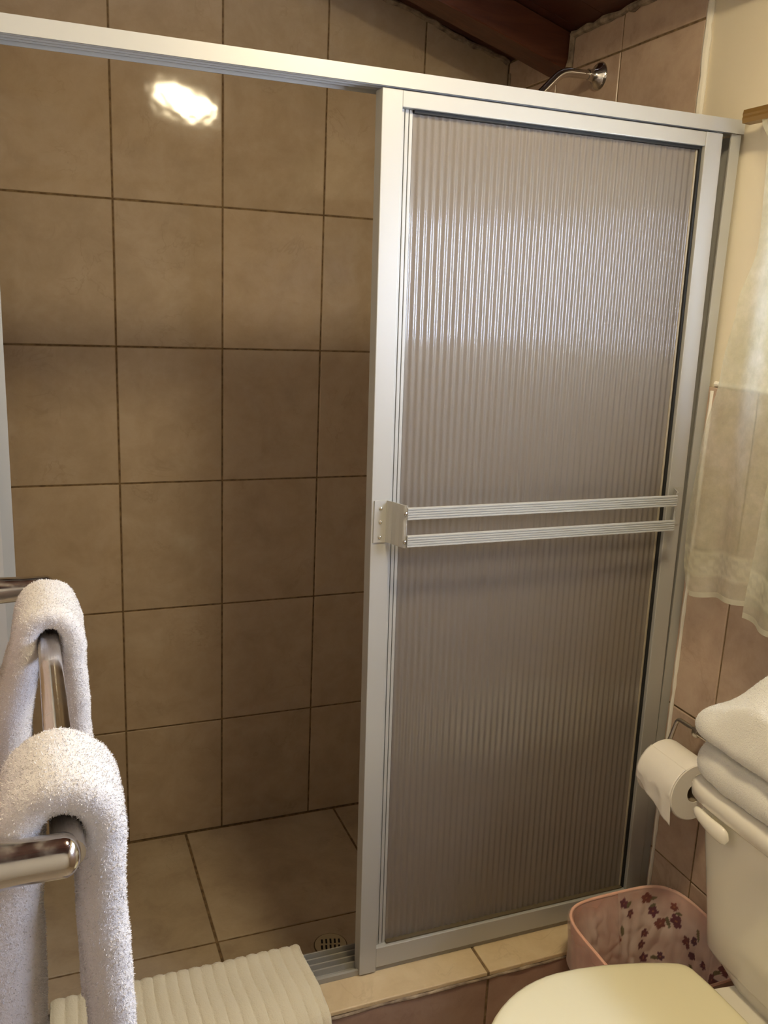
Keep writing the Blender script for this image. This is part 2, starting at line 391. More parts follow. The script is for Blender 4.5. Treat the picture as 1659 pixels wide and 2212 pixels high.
# ------------------------------------------------------------------ window behind the curtain
wn = tag(empty('window_1', (XR+.1, (WY0+WY1)/2, (WZ0+WZ1)/2)), kind='structure')
fx0, fx1 = XR+.022, XR+.055
for a, b in (((fx0, WY0, WZ0), (fx1, WY0+.04, WZ1)), ((fx0, WY1-.04, WZ0), (fx1, WY1, WZ1)), ((fx0, WY0+.04, WZ0), (fx1, WY1-.04, WZ0+.04)),
             ((fx0, WY0+.04, WZ1-.04), (fx1, WY1-.04, WZ1)), ((fx0, -1.62, WZ0+.04), (fx1, -1.59, WZ1-.04))):
    obox('frame_bar', a, b, FRAMEW, wn, .003)
obox('pane', (XR+.036, WY0+.04, WZ0+.04), (XR+.040, -1.62, WZ1-.04), GLASS, wn)
obox('pane', (XR+.036, -1.59, WZ0+.04), (XR+.040, WY1-.04, WZ1-.04), GLASS, wn)

# ------------------------------------------------------------------ shower curb
CT = .208; CF = -.944; CB = -.806
cu = empty('shower_curb', (.107, -.875, 0), 'raised curb clad in beige tiles under the sliding shower door', 'curb')
obox('core', (XL+.001, CF+.0022, .001), (XR-.001, CB-.0022, CT-.0022), GROUT, cu)
xs = [XL+.001, -.345, -.01, .324, .655, XR-.001]
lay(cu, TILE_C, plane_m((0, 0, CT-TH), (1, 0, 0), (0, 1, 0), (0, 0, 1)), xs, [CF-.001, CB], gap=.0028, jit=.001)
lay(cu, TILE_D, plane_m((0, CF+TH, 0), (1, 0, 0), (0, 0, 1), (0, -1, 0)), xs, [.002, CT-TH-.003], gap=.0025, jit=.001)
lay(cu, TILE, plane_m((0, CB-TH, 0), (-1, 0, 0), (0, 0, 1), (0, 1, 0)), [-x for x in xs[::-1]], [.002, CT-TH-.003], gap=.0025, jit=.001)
bead('mortar_bead', [(XL+.01, CF-.0005, CT-.010), (.55, CF-.0005, CT-.010)], .0028, MORTAR, cu, .0012)

# ------------------------------------------------------------------ shower enclosure frame
YD = -.875
fr = empty('shower_door_frame', (.107, YD, CT), 'aluminium shower door frame of header, floor track and wall jambs', 'door frame')
def comb(y0, y1, zlip, ztop, zrec, fins, t=.0022, lip=None):
    """channel opening downwards with fins, as a closed (y,z) profile"""
    P = [(y0, ztop), (y0, zlip), (y0+t, zlip), (y0+t, zrec)]
    for f in fins: P += [(f-t/2, zrec), (f-t/2, zlip+.002), (f+t/2, zlip+.002), (f+t/2, zrec)]
    P += [(y1-t, zrec), (y1-t, zlip), (y1, zlip), (y1, ztop)]
    return P
HX0, HX1 = XL+.001, XR+.002
bm = bmesh.new(); extrude_prof(bm, comb(-.881, -.815, 1.753, 1.7755, 1.764, [-.862, -.848, -.834]), 'x', HX0, HX1-.003)
par(from_bm('header', bm, ALU2), fr)
# sill track
P = [(-.8725, CT+.0005), (-.8725, CT+.011), (-.868, CT+.012), (-.866, CT+.005)]
for f in (-.853, -.838, -.823): P += [(f-.0022, CT+.004), (f-.0015, CT+.016), (f+.0015, CT+.016), (f+.0022, CT+.004)]
P += [(-.812, CT+.004), (-.811, CT+.018), (-.8085, CT+.018), (-.8085, CT+.0005)]
bm = bmesh.new(); extrude_prof(bm, P, 'x', HX0, HX1-.003); par(from_bm('sill_track', bm, GREY_ALU), fr)
# jambs
def jamb(s, xw, w=.021):
    t = .002
    Pj = [(xw, -.8745), (xw-s*w, -.8745), (xw-s*w, -.8715), (xw-s*t, -.8715), (xw-s*t, -.818), (xw-s*w*1.5, -.818), (xw-s*w*1.5, -.816), (xw, -.816)]
    bm = bmesh.new(); extrude_prof(bm, Pj, 'z', CT+.018, 1.7525); return par(from_bm('jamb', bm, ALU2), fr)
jamb(1, XR-.0005); jamb(-1, XL+.0005, .029)

# ------------------------------------------------------------------ sliding door
def sh(z): return .024*(1.753-z)/1.54
door = empty('sliding_shower_door', (.38, YD, CT+.012), 'aluminium framed sliding shower door with ribbed translucent pane', 'shower door')
def shear_box(bm, a, b, bev=.0012):
    b0 = bmesh.new(); box(b0, a, b, bev, 2)
    me = bpy.data.meshes.new('t'); b0.to_mesh(me); b0.free(); n0 = len(bm.verts); bm.from_mesh(me); bpy.data.meshes.remove(me)
    bm.verts.ensure_lookup_table()
    for v in bm.verts[n0:]: v.co.x += sh(v.co.z)
D0, D1 = -.878, -.850     # door depth
ZB, ZT = .2195, 1.7565
XA, XB = .060, .690
def dpart(name, boxes, m, bev=.0012):
    bm = bmesh.new()
    for a, b in boxes: shear_box(bm, a, b, bev)
    return par(from_bm(name, bm, m), door)
dpart('stile', [((XA, D0, ZB-.008), (XA+.033, D1, ZT-.006))], ALU2)
dpart('stile', [((XB-.035, D0, ZB), (XB, D1, ZT-.006))], ALU2)
dpart('top_rail', [((XA+.033, D0+.001, 1.7275), (XB-.035, D1, ZT-.006))], ALU2)
dpart('bottom_rail', [((XA+.033, D0+.001, ZB), (XB-.035, D1, .262))], ALU2)
# grooved glazing bead inside the left stile
gx = XA+.0331
dpart('glazing_bead', [((gx, -.868, .262), (gx+.007, -.858, 1.7272)), ((gx+.0085, -.867, .262), (gx+.0145, -.858, 1.7272)), ((gx+.016, -.866, .262), (gx+.0215, -.858, 1.7272)), ((gx, -.8595, .262), (gx+.0225, -.8565, 1.7272))], ALU2, .0008)
dpart('glazing_bead', [((XB-.0440, -.866, .2658), (XB-.0402, -.858, 1.7222))], TANBEAD, .0006)
# black gasket lines on the other three sides
dpart('gasket', [((XB-.0400, -.8700, .263), (XB-.0351, -.853, 1.7274)), ((gx+.022, -.8705, 1.7225), (XB-.0401, -.853, 1.7274))], GASKET, .0006)
dpart('sealant', [((gx+.0225, -.8712, .2621), (XB-.0401, -.853, .2655))], DIRT, .0008)
# ribbed pane: corrugated front, flat back
px0, px1, pz0, pz1 = gx+.0225, XB-.0441, .2658, 1.7222
nr = 43; per = (px1-px0)/nr; kk = 8
top = []
for i in range(nr*kk+1):
    x = px0+(px1-px0)*i/(nr*kk); top.append((x, -.8630-.0010*math.cos(2*math.pi*(x-px0)/per)))
bm = bmesh.new()
for z in (pz0, pz1): pass
nz = 12; rings = []
prof = top + [(px1, -.8585), (px0, -.8585)]
for k in range(nz+1):
    z = pz0+(pz1-pz0)*k/nz; rings.append([Vector((x+sh(z), y, z)) for x, y in prof])
loft(bm, rings)
pane = par(from_bm('ribbed_pane', bm, PANE), door)
for p in pane.data.polygons: p.use_smooth = True
pane.data.set_sharp_from_angle(angle=math.radians(50))
# towel bar on the door: end brackets with two ridged bars
def ridged(z0, z1, x0, x1, y0, y1, n=5):
    P = [(y1, z0), (y1, z1)]; h = (z1-z0)/n
    for k in range(n):
        zt_ = z1-h*k; P += [(y0+.0018, zt_), (y0, zt_-h*.2), (y0, zt_-h*.72), (y0+.0018, zt_-h*.86)]
    P += [(y0+.0018, z0)]
    bm = bmesh.new(); extrude_prof(bm, P, 'x', x0, x1); return bm
def hpar(o): return par(o, door)
BY = -.925
hpar(from_bm('ridged_bar', ridged(1.1030, 1.1235, .1150, .648, BY, BY+.005), ALU2))
hpar(from_bm('ridged_bar', ridged(1.0570, 1.0770, .1165, .649, BY, BY+.005), ALU2))
def bracket(xp0, xp1, xo, z0, z1, ribs=True):
    """flat plate xp0..xp1 on the stile, sweeping out to the bars at xo"""
    path = [(xp0, D0-.0012), (xp1, D0-.0012)]; y0 = D0-.0012; n = 14
    for k in range(1, n+1):
        t = k/n; e = t*t*(3-2*t); path.append((xp1+(xo-xp1)*t, y0+(BY+.004-y0)*e + (0 if not ribs else .0009*math.sin(t*math.pi*7))))
    th_ = .0018; bm = bmesh.new(); ring = []
    out = []; n2 = len(path)
    for i, (x, y) in enumerate(path):
        a = Vector(path[max(i-1, 0)]); b = Vector(path[min(i+1, n2-1)]); d = (b-a).normalized(); nn = Vector((-d.y, d.x))
        out.append((Vector((x, y))+nn*th_/2, Vector((x, y))-nn*th_/2))
    prof = [o_[0] for o_ in out]+[o_[1] for o_ in out[::-1]]
    loft(bm, [[Vector((p.x, p.y, z)) for p in prof] for z in (z0, z1)])
    return hpar(from_bm('bracket', bm, ALU2))
brk = bracket(.0745, .0950, .1155, 1.0560, 1.1270)
bracket(.6950, .6800, .6480, 1.0560, 1.1280, False)
def screw(x, y, z, r, m=STEEL):
    bm = bmesh.new(); lathe(bm, [(0, -.0001), (r, 0), (r*.9, .0012), (r*.5, .002), (0, .0022)], (x, y, z), (0, -1, 0), 12, False)
    q = from_bm('screw', bm, m, None, True); q.location = -Vector(door.location)-Vector(brk.location); q.parent = brk; return q
for z in (1.114, 1.091, 1.0655): screw(.0855, D0-.0022, z, .0032)
for z in (1.114, 1.0665): screw(.1125, BY+.0030, z, .0034, CHROME2)

# ------------------------------------------------------------------ floor drain
dr = empty('floor_drain', (DC.x, DC.y, 0), 'round cream slotted floor drain in the shower floor', 'drain')
def disc_with_slots():
    bm = bmesh.new(); R = .0345; n = 64
    return bm
bm = bmesh.new(); lathe(bm, [(.0385, .0002), (.0385, .0016), (.0362, .0022), (.0362, .0002)], (0, 0, 0), (0, 0, 1), 48, False)
o = from_bm('rim', bm, DIRT, None, True); o.parent = dr
bm = bmesh.new(); lathe(bm, [(.0362, .0003), (.0362, .0028), (.034, .0034), (0, .0036)], (0, 0, 0), (0, 0, 1), 48, True)
gr = from_bm('grille', bm, DRAIN, None, False); gr.parent = dr
ang = math.radians(-14)
for row in (-1, 1):
    for k in range(5):
        cx, cyy = (k-2)*.0098 + row*.0005, row*.0098; hl = .0075 - abs(k-2)*.0006
        bm = bmesh.new(); box(bm, (-.0021, -hl, 0), (.0021, hl, .0006), .0)
        o = from_bm('slot', bm, DARK); o.parent = gr
        c, s = math.cos(ang), math.sin(ang); o.location = (cx*c-cyy*s, cx*s+cyy*c, .0036); o.rotation_euler = (0, 0, ang)

# ------------------------------------------------------------------ shower arm and head
sa = empty('shower_arm', (XR, -.416, 1.936), 'chrome shower arm and flange high on the tiled wall', 'shower head')
bm = bmesh.new(); lathe(bm, [(.0, -.0005), (.029, -.0005), (.0285, .003), (.024, .008), (.015, .013), (.0115, .022), (.0115, .03)], (XR, -.416, 1.936), (-1, 0, 0), 32)
par(from_bm('flange', bm, CHROME, None, True), sa)
bm = bmesh.new(); tube(bm, arc_path([(XR-.01, -.416, 1.936), (.640, -.416, 1.934), (.575, -.416, 1.868)], .022, 8), .0095, 18)
par(from_bm('arm', bm, CHROME, None, True), sa)
bm = bmesh.new(); ax = Vector((-.62, 0, -.78)).normalized()
lathe(bm, [(0, -.004), (.012, -.004), (.014, .012), (.012, .018), (.018, .028), (.030, .044), (.031, .050), (.027, .052), (0, .050)], (.575, -.416, 1.868), ax, 32)
par(from_bm('spray_head', bm, CHROME, None, True), sa)

# ------------------------------------------------------------------ ceiling lamp
lp = empty('ceiling_lamp', LAMP_POS, 'round warm glass lamp on the wooden ceiling above the toilet', 'lamp')
nrm = Vector((.295, 0, 1)).normalized()
base = Vector((LAMP_POS.x, LAMP_POS.y, ceil_z(LAMP_POS.x)-.002))
bm = bmesh.new(); lathe(bm, [(0, 0), (.125, 0), (.125, .046), (.118, .050), (0, .050)], base, -nrm, 40); par(from_bm('base_plate', bm, ALU2), lp)
bm = bmesh.new(); lathe(bm, [(.115*math.cos(a), .051+.055*math.sin(a)) for a in [i*math.pi/20 for i in range(11)]], base, -nrm, 40)
par(from_bm('glass_shade', bm, LAMPM, None, True), lp)

# ------------------------------------------------------------------ towel rack on the left wall
BX, BZ = -.434, 1.10
rk = empty('towel_rack', (XL, -1.4, BZ), 'chrome towel bar with two posts on the left wall', 'towel rack')
bm = bmesh.new(); tube(bm, [(BX-.003, -1.13, BZ), (BX, -1.40, BZ), (BX+.003, -1.676, BZ)], .0105, 20); par(from_bm('bar', bm, CHROME, None, True), rk)
for y in (-1.13, -1.676):
    bm = bmesh.new()
    prof = [(0, .0), (.024, .0), (.024, .006), (.0185, .012), (.0165, .02), (.0140, .060), (.0140, .080)]+[(.0140*math.cos(a), .084+.0105*math.sin(a)) for a in [i*math.pi/16 for i in range(9)]]
    lathe(bm, prof, (XL, y, BZ), (1, 0, 0), 28); par(from_bm('post', bm, CHROME, None, True), rk)

# ------------------------------------------------------------------ towels over the bar
def jitter_normals(bm, amp, big=0, bsc=20, seed=0):
    bm.normal_update()
    for v in bm.verts:
        v.co += v.normal*(random.uniform(-amp, amp) + big*noise.noise(v.co*bsc+Vector((seed, 0, 0))))
PILE = mat('terry_loops', (.70, .685, .675), .95, spec=.05)
def pile(o, n, length, m, seed):
    """short terry loops standing off the cloth, one joined part"""
    rd = random.Random(seed); me = o.data; vs, fs = [], []; polys = me.polygons; area = [p.area for p in polys]
    import itertools, bisect
    cum = list(itertools.accumulate(area)); tot = cum[-1]
    for _ in range(n):
        p = polys[min(len(polys)-1, bisect.bisect(cum, rd.random()*tot))]; a = [me.vertices[i].co for i in p.vertices]
        u, w = rd.random(), rd.random(); c = a[0].lerp(a[1], u).lerp((a[3] if len(a) > 3 else a[2]).lerp(a[2], u), w)
        d = (p.normal + Vector((rd.uniform(-.8, .8), rd.uniform(-.8, .8), rd.uniform(-.8, .8)))).normalized()
        t = p.normal.cross(Vector((rd.uniform(-1, 1), rd.uniform(-1, 1), rd.uniform(-1, 1)))).normalized()*.0003
        k = len(vs); l = length*rd.uniform(.5, 1.1); c = c-p.normal*.0003
        vs += [c-t, c+t, c+d*l+t*.6, c+d*l-t*.6]; fs.append((k, k+1, k+2, k+3))
    m2_ = bpy.data.meshes.new('terry_pile'); m2_.from_pydata([tuple(v) for v in vs], [], fs)
    q = link('terry_pile', m2_, m, o); q['kind'] = 'stuff'; return q
def hang_towel(name, y0, y1, cxl, prof_l, prof_r, t, m, label, drop, lift=.0, seed=1, taper=0.0, tl=None):
    """thick folded towel over the bar. prof_l/r: (drop, x offset of the middle of the cloth)"""
    def side(prof, zd):
        for (a, xa), (b, xb) in zip(prof[:-1], prof[1:]):
            if zd <= b:
                f = (zd-a)/(b-a); f = f*f*(3-2*f); return xa+(xb-xa)*f
        return prof[-1][1]
    step = .0028; bm = bmesh.new(); rings = []
    ny = int((y1-y0)/step)
    # centreline path left bottom -> over -> right bottom
    path = []
    nz = int(drop/step*0.8)
    r0 = .0115 + t/2
    for k in range(nz): zd = drop*(1-k/nz); path.append((side(prof_l, zd), BZ-zd))
    for k in range(31): a = math.pi*(1-k/30); path.append((r0*math.cos(a)*1.0, BZ+r0*math.sin(a)+lift*math.sin(a)))
    for k in range(1, nz+1): zd = drop*k/nz; path.append((side(prof_r, zd), BZ-zd))
    n = len(path); half = []
    for i, (x, z) in enumerate(path):
        a = Vector(path[max(i-1, 0)]); b = Vector(path[min(i+1, n-1)]); d = (b-a).normalized(); half.append((Vector((x, z)), Vector((-d.y, d.x))))
    # cross section through cloth thickness around y edges rounded: rings along path
    nsec = ny
    for (c, nn) in half:
        i = len(rings); sfrac = i/(n-1)
        wl_ = max(0, min(1, (.5-sfrac-.035)/.10)); wl_ = wl_*wl_*(3-2*wl_)
        th = (t+((tl or t)-t)*wl_)*(1+.10*noise.noise(Vector((sfrac*7, seed, 0))))
        yy0 = y0 + taper*abs(sfrac-.5)*-1 + .006*noise.noise(Vector((sfrac*5, seed+4, 1))); yy1 = y1 + .006*noise.noise(Vector((sfrac*5, seed+9, 2)))
        ring = []; e = th/2
        def wav(y): return .0035*noise.noise(Vector((y*18, sfrac*6, seed)))
        for k in range(ny+1):
            y = yy0+e + (yy1-yy0-2*e)*k/ny; ring.append((y, -e))
        for k in range(1, 6): a = -math.pi/2+math.pi*k/6; ring.append((yy1-e+e*math.cos(a), e*math.sin(a)))
        for k in range(ny, -1, -1):
            y = yy0+e + (yy1-yy0-2*e)*k/ny; ring.append((y, e))
        for k in range(1, 6): a = math.pi/2+math.pi*k/6; ring.append((yy0+e+e*math.cos(a), e*math.sin(a)))
        # crease of the fold along the near edge
        rings.append([Vector((BX+cxl+c.x+nn.x*(o_+wav(y)*(abs(sfrac-.5)*2)), y, c.y+nn.y*(o_+wav(y)*(abs(sfrac-.5)*2)))) for y, o_ in ring])
    loft(bm, rings); bmesh.ops.recalc_face_normals(bm, faces=bm.faces[:])
    jitter_normals(bm, .0005, .0016, 45, seed)
    o = from_bm(name, bm, m, None, True)
    c = Vector((BX, (y0+y1)/2, BZ)); 
    for v in o.data.vertices: v.co -= c
    o.location = c
    pile(o, 90000, .0018, PILE, seed)
    return tag(o, label, 'towel', 'towels on the chrome bar')
hang_towel('hand_towel', -1.322, -1.215, 0, [(0, -.023), (.10, -.040), (.22, -.042), (.5, -.044)], [(0, .023), (.10, .025), (.25, .027), (.5, .030)], .022, TOWEL,
           'white terry towel over the far end of the chrome bar, nearest the shower', .42, .006, 3, 0, .036)
hang_towel('hand_towel', -1.664, -1.578, 0, [(0, -.027), (.08, -.046), (.16, -.046), (.5, -.046)], [(0, .026), (.06, .024), (.16, .028), (.5, .036)], .030, TOWEL,
           'white terry towel over the near end of the chrome bar, largest in view', .46, .003, 8, 0, .062)

# ------------------------------------------------------------------ bath mat draped over the curb
def bath_mat():
    bm = bmesh.new(); x0, x1 = -.455, -.012; t = .010
    # section path in (y,z): inside the shower -> over the track -> over the curb edge -> down
    path = arc_path([(-.792, .150, 0), (-.790, .2345, 0), (-.905, .2300, 0), (-.957, .2130, 0), (-.9620, .060, 0)], .014, 6)
    pts = []
    for a, b in zip(path[:-1], path[1:]):
        k = max(1, int((b-a).length/.003))
        for j in range(k): pts.append(a.lerp(b, j/k))
    pts.append(path[-1]); n = len(pts); nx = 260; rings = []
    for i, p in enumerate(pts):
        d = (pts[min(i+1, n-1)]-pts[max(i-1, 0)]).normalized(); nn = Vector((d.y, -d.x))
        if nn.y < 0 and i > 5: pass
        s = i/(n-1); ring = []
        skew = .028*max(0, (s-.28))  # edge runs slightly outward towards the front
        e = t/2
        def P(x, off):
            u = (x-x0)/(x1-x0); xx = x+skew*u + .002*math.sin(s*9+u*2)
            rib = .0032*abs(math.sin(math.pi*(x-x0)/.0215+.25*math.sin(s*6)))**.6 if off > 0 else 0
            sag = .003*noise.noise(Vector((x*9, s*4, 0)))
            q = Vector((p.x, p.y)) + Vector((-nn.x, -nn.y))*0
            outn = Vector((-d.y, d.x)); 
            q = Vector((p.x, p.y)) - outn*(off+rib)*-1 if False else Vector((p.x, p.y)) + OUT(d)*(off+rib+sag)
            return Vector((xx, q.x, q.y))
        def OUT(d):
            return Vector((d.y, -d.x))
        for k in range(nx+1): ring.append(P(x0+(x1-x0)*k/nx, e))
        for k in (1, 2, 3): a = math.pi/2-math.pi*k/4; ring.append(P(x1+e*math.cos(a), e*math.sin(a)-1e-6))
        for k in range(nx, -1, -1): ring.append(P(x0+(x1-x0)*k/nx, -e))
        for k in (1, 2, 3): a = -math.pi/2-math.pi*k/4; ring.append(P(x0+e*math.cos(a), e*math.sin(a)-1e-6))
        rings.append(ring)
    loft(bm, rings); bmesh.ops.recalc_face_normals(bm, faces=bm.faces[:])
    jitter_normals(bm, .00045)
    return bm
bmt = bath_mat()
o = from_bm('bath_mat', bmt, MAT_T, None, True); tag(o, 'cream ribbed bath mat draped over the shower curb and track', 'bath mat')

# ------------------------------------------------------------------ toilet
TY = -1.402
to = empty('toilet', (.40, TY, 0), 'cream porcelain toilet with closed lid against the right wall', 'toilet')
def rr(x0, x1, hw, z, n=5, seg=56, yc=TY): return sup((x0+x1)/2, yc, (x1-x0)/2, hw, n, seg, z)
# tank
bm = bmesh.new(); R_ = []
for z, x0, hw, n in ((.424, .575, .162, 6), (.4245, .560, .176, 7), (.429, .555, .180, 8), (.436, .553, .182, 9), (.50, .546, .187, 9), (.60, .536, .198, 9), (.688, .527, .208, 9), (.690, .531, .205, 9)):
    R_.append(rr(x0, .722, hw, z, n))
loft(bm, R_); par(from_bm('tank', bm, PORC, None, True), to)
bm = bmesh.new(); R_ = []
for z, x0, hw in ((.690, .522, .213), (.692, .516, .218), (.698, .511, .2215), (.712, .509, .223), (.722, .512, .221), (.728, .519, .215), (.7305, .532, .203), (.731, .56, .18)):
    R_.append(rr(x0, .726, hw, z, 9))
loft(bm, R_); par(from_bm('tank_lid', bm, PORC, None, True), to)
# flush lever: pivot near the far corner, drooping paddle along the tank front
ly = TY+.172
bm = bmesh.new(); lathe(bm, [(0, 0), (.016, 0), (.015, .006), (.010, .010), (.010, .018), (0, .018)], (.533, ly, .680), (-1, 0, 0), 24); par(from_bm('lever_hub', bm, PORC, None, True), to)
bm = bmesh.new(); rings = []
for k in range(21):
    t = k/20; y = ly+.018-.078*t; z = .684-.006*t; x = .512-.004*math.sin(math.pi*t)
    f = math.sqrt(max(.01, 1-abs(2*t-1)**5)); w = f*(.0085+.0075*t); d = .0075*f
    rings.append([Vector((x+d*math.cos(a), y, z+w*math.sin(a)-.004*t)) for a in [2*math.pi*j/20 for j in range(20)]])
loft(bm, rings); par(from_bm('flush_lever', bm, PORC, None, True), to)
# bowl + deck + pedestal, one casting
bm = bmesh.new(); R_ = []
def bowl_ring(z, xf, xb, hw, n=2.6): return [Vector((p.x, p.y, z)) for p in sup((xf+xb)/2, TY, (xb-xf)/2, hw, n, 56)]
for z, xf, xb, hw, n in ((.0, .22, .64, .125, 3), (.02, .215, .645, .128, 3), (.08, .235, .63, .110, 3), (.16, .225, .63, .115, 3), (.24, .165, .64, .145, 2.8), (.31, .115, .66, .172, 2.8), (.365, .098, .70, .182, 3), (.392, .096, .715, .184, 3.4), (.398, .10, .714, .180, 3.4)):
    R_.append(bowl_ring(z, xf, xb, hw, n))
loft(bm, R_)
# pinch the rear into the narrower tank deck
for v in bm.verts:
    if v.co.x > .50 and v.co.z > .2: f = min(1, (v.co.x-.50)/.035); v.co.y = TY+(v.co.y-TY)*(1-.345*f)
par(from_bm('bowl', bm, PORC, None, True), to)
bm = bmesh.new(); loft(bm, [rr(.568, .712, .168 if z > .41 else .125, z, 7) for z in (.395, .412, .4245)]); par(from_bm('tank_gasket', bm, PORC), to)
# seat ring and lid share an outline
def lid_outline(ins, z):
    P = []; xc = .29; xf = .082
    for k in range(33):
        a = math.pi/2+math.pi*k/32
        P.append((xc+(xc-xf)*math.cos(a), .203*math.sin(a)))
    tail = [(.33, .2005), (.37, .1945), (.41, .1855), (.445, .176), (.475, .166), (.494, .158), (.503, .150), (.507, .140), (.509, .120), (.511, .095), (.512, .05)]
    for x, o_ in tail: P.append((x, -o_))
    for x, o_ in tail[::-1]: P.append((x, o_))
    cx = .30; out = []
    for x, o_ in P:
        out.append(Vector((cx+(x-cx)*(1-ins/.21), TY+o_*(1-ins/.203), z)))
    return out
bm = bmesh.new(); loft(bm, [lid_outline(i, z) for i, z in ((.008, .3985), (.004, .400), (.003, .410), (.006, .4125))]); par(from_bm('seat', bm, PORC_L, None, True), to)
bm = bmesh.new(); loft(bm, [lid_outline(i, z) for i, z in ((.005, .4145), (.001, .4165), (.0, .422), (.002, .4262), (.006, .4285), (.014, .4295), (.04, .4302), (.10, .4306), (.17, .4308))]); par(from_bm('seat_lid', bm, PORC_L, None, True), to)

# ------------------------------------------------------------------ folded towels on the tank
def folded(name, x0, x1, hw, z0, T, zt, label, seed):
    """soft folded towel: fully rounded edge from z0 to T, then a cushioned top of height zt(x, y)"""
    bm = bmesh.new(); seg = 260; rings = []; cx = (x0+x1)/2; a_, b_ = (x1-x0)/2, hw; h = (T-z0)/2
    def ring(ins, z, bulge):
        out = []
        for k in range(seg):
            t = 2*math.pi*k/seg; c, s_ = math.cos(t), math.sin(t); n = 7
            A, Bb = a_-ins, b_-ins; den = (abs(c/A)**n+abs(s_/Bb)**n)**(-1/n)
            # even the spacing of the samples round the long rectangle
            p = Vector((cx+c*den, TY+s_*den)); w = .004*noise.noise(Vector((p.x*14, p.y*14, seed+z*20)))
            zz = z if not bulge else z+(zt(p.x, p.y)-T)*bulge
            out.append(Vector((p.x+w, p.y+w, zz)))
        return out
    for k in range(15):
        f = -math.pi/2+math.pi*k/14; rings.append(ring(.020*(1-math.cos(f))+.0015*math.sin(f*2), z0+h+h*math.sin(f), max(0, math.sin(f))**3))
    m_ = 34
    for k in range(1, m_): rings.append(ring(.020+(min(a_, b_)-.022)*k/m_, T+.0025*math.sin(k/m_*math.pi/2), 1))
    vr = loft(bm, rings, True, False)
    bm.faces.new(vr[-1]); bmesh.ops.recalc_face_normals(bm, faces=bm.faces[:])
    jitter_normals(bm, .0005, .0020, 26, seed)
    for v in bm.verts: v.co.z = max(v.co.z, z0+.0006)
    o = from_bm(name, bm, TOWEL2, None, True); c = Vector((cx, TY, z0))
    for v in o.data.vertices: v.co -= c
    o.location = c
    pile(o, 50000, .0016, PILE, seed)
    return tag(o, label, 'towel', 'folded towels on the toilet tank')
folded('folded_towel', .508, .715, .222, .7312, .793, lambda x, y: .793, 'white folded towel lying directly on the toilet tank lid', 2)
def mound(x, y):
    f = min(1, max(0, (TY+.225-y)/.13)); f = f*f*(3-2*f)
    g = min(1, max(0, (x-.500)/.09)); g = g*g*(3-2*g)
    return .846+.115*f*(.25+.75*g)
folded('folded_towel', .503, .660, .228, .7995, .846, mound, 'thicker white folded towel mounded on top of the other towel', 5)

# ------------------------------------------------------------------ toilet paper and holder
PX, PZ, PY0, PY1, PR = .664, .592, -.950, -1.052, .0565
hd = empty('paper_holder', (XR, -1.04, .69), 'chrome wire toilet paper holder on the tiled wall', 'paper holder')
bm = bmesh.new(); box(bm, (XR-.005, -1.050, .662), (XR, -1.000, .704), .003); box(bm, (XR-.044, -1.008, .672), (XR-.004, -.990, .694), .006); box(bm, (XR-.046, -1.046, .680), (XR-.030, -1.006, .689), .004)
par(from_bm('bracket', bm, CHROME2, None, True), hd)
bm = bmesh.new(); tube(bm, arc_path([(PX+.033, -1.055, .684), (PX+.033, -.945, .684), (PX+.020, -.944, .640), (PX, -.943, PZ+.010), (PX, -1.068, PZ+.010), (PX-.004, -1.072, PZ+.030)], .010, 5), .0042, 12)
par(from_bm('wire_arm', bm, CHROME2, None, True), hd)
tp = empty('toilet_paper', (PX, (PY0+PY1)/2, PZ), 'white toilet paper roll with a loose torn end on the wall holder', 'toilet paper')
bm = bmesh.new(); seg = 56; rings = []
for r, h in ((.0195, 0), (.0200, .0), (.0545, 0), (.0565, .002), (.0565, .100), (.0545, .102), (.0200, .102), (.0195, .102)):
    rings.append([Vector((PX+r*math.cos(a), PY0-h, PZ+r*math.sin(a)*(1.0))) for a in [2*math.pi*k/seg for k in range(seg)]])
vr = loft(bm, rings, False, False); n = seg
for i in range(n): bm.faces.new((vr[-1][i], vr[-1][(i+1) % n], vr[0][(i+1) % n], vr[0][i]))
par(from_bm('roll', bm, PAPER, None, True), tp)
bm = bmesh.new(); rings = []
for r, h in ((.0180, .001), (.0194, .001), (.0194, .101), (.0180, .101)):
    rings.append([Vector((PX+r*math.cos(a), PY0-h, PZ+r*math.sin(a))) for a in [2*math.pi*k/seg for k in range(seg)]])
vr = loft(bm, rings, False, False)
for i in range(n): bm.faces.new((vr[-1][i], vr[-1][(i+1) % n], vr[0][(i+1) % n], vr[0][i]))
par(from_bm('core', bm, CARD, None, True), tp)
# loose sheet: leaves the roll on its room side and hangs to a torn diagonal edge
bm = bmesh.new(); nw, nl = 24, 34; grid = []
for i in range(nl+1):
    s = i/nl; row = []
    for j in range(nw+1):
        u = j/nw; y = PY0-.001-.100*u; ext = .012+.048*u   # hang length grows towards the near side
        arc = math.radians(60); La = arc*(PR+.0012); Lt = La+ext; l = s*Lt
        if l < La: a = math.radians(120)+l/(PR+.0012); x = PX+(PR+.0012)*math.cos(a); z = PZ+(PR+.0012)*math.sin(a)
        else: d_ = l-La; x = PX-(PR+.0012)+.10*d_+.0015*math.sin(u*14)*min(1, d_/.01); z = PZ-d_
        row.append(bm.verts.new((x+.0006*noise.noise(Vector((u*8, s*8, 1))), y, z + (.0015*noise.noise(Vector((u*20, 3, 1))) if i == nl else 0))))
    grid.append(row)
for i in range(nl):
    for j in range(nw): bm.faces.new((grid[i][j], grid[i][j+1], grid[i+1][j+1], grid[i+1][j]))
o = from_bm('loose_sheet', bm, PAPER, None, True); sol = o.modifiers.new('s', 'SOLIDIFY'); sol.thickness = .0006; par(o, tp)

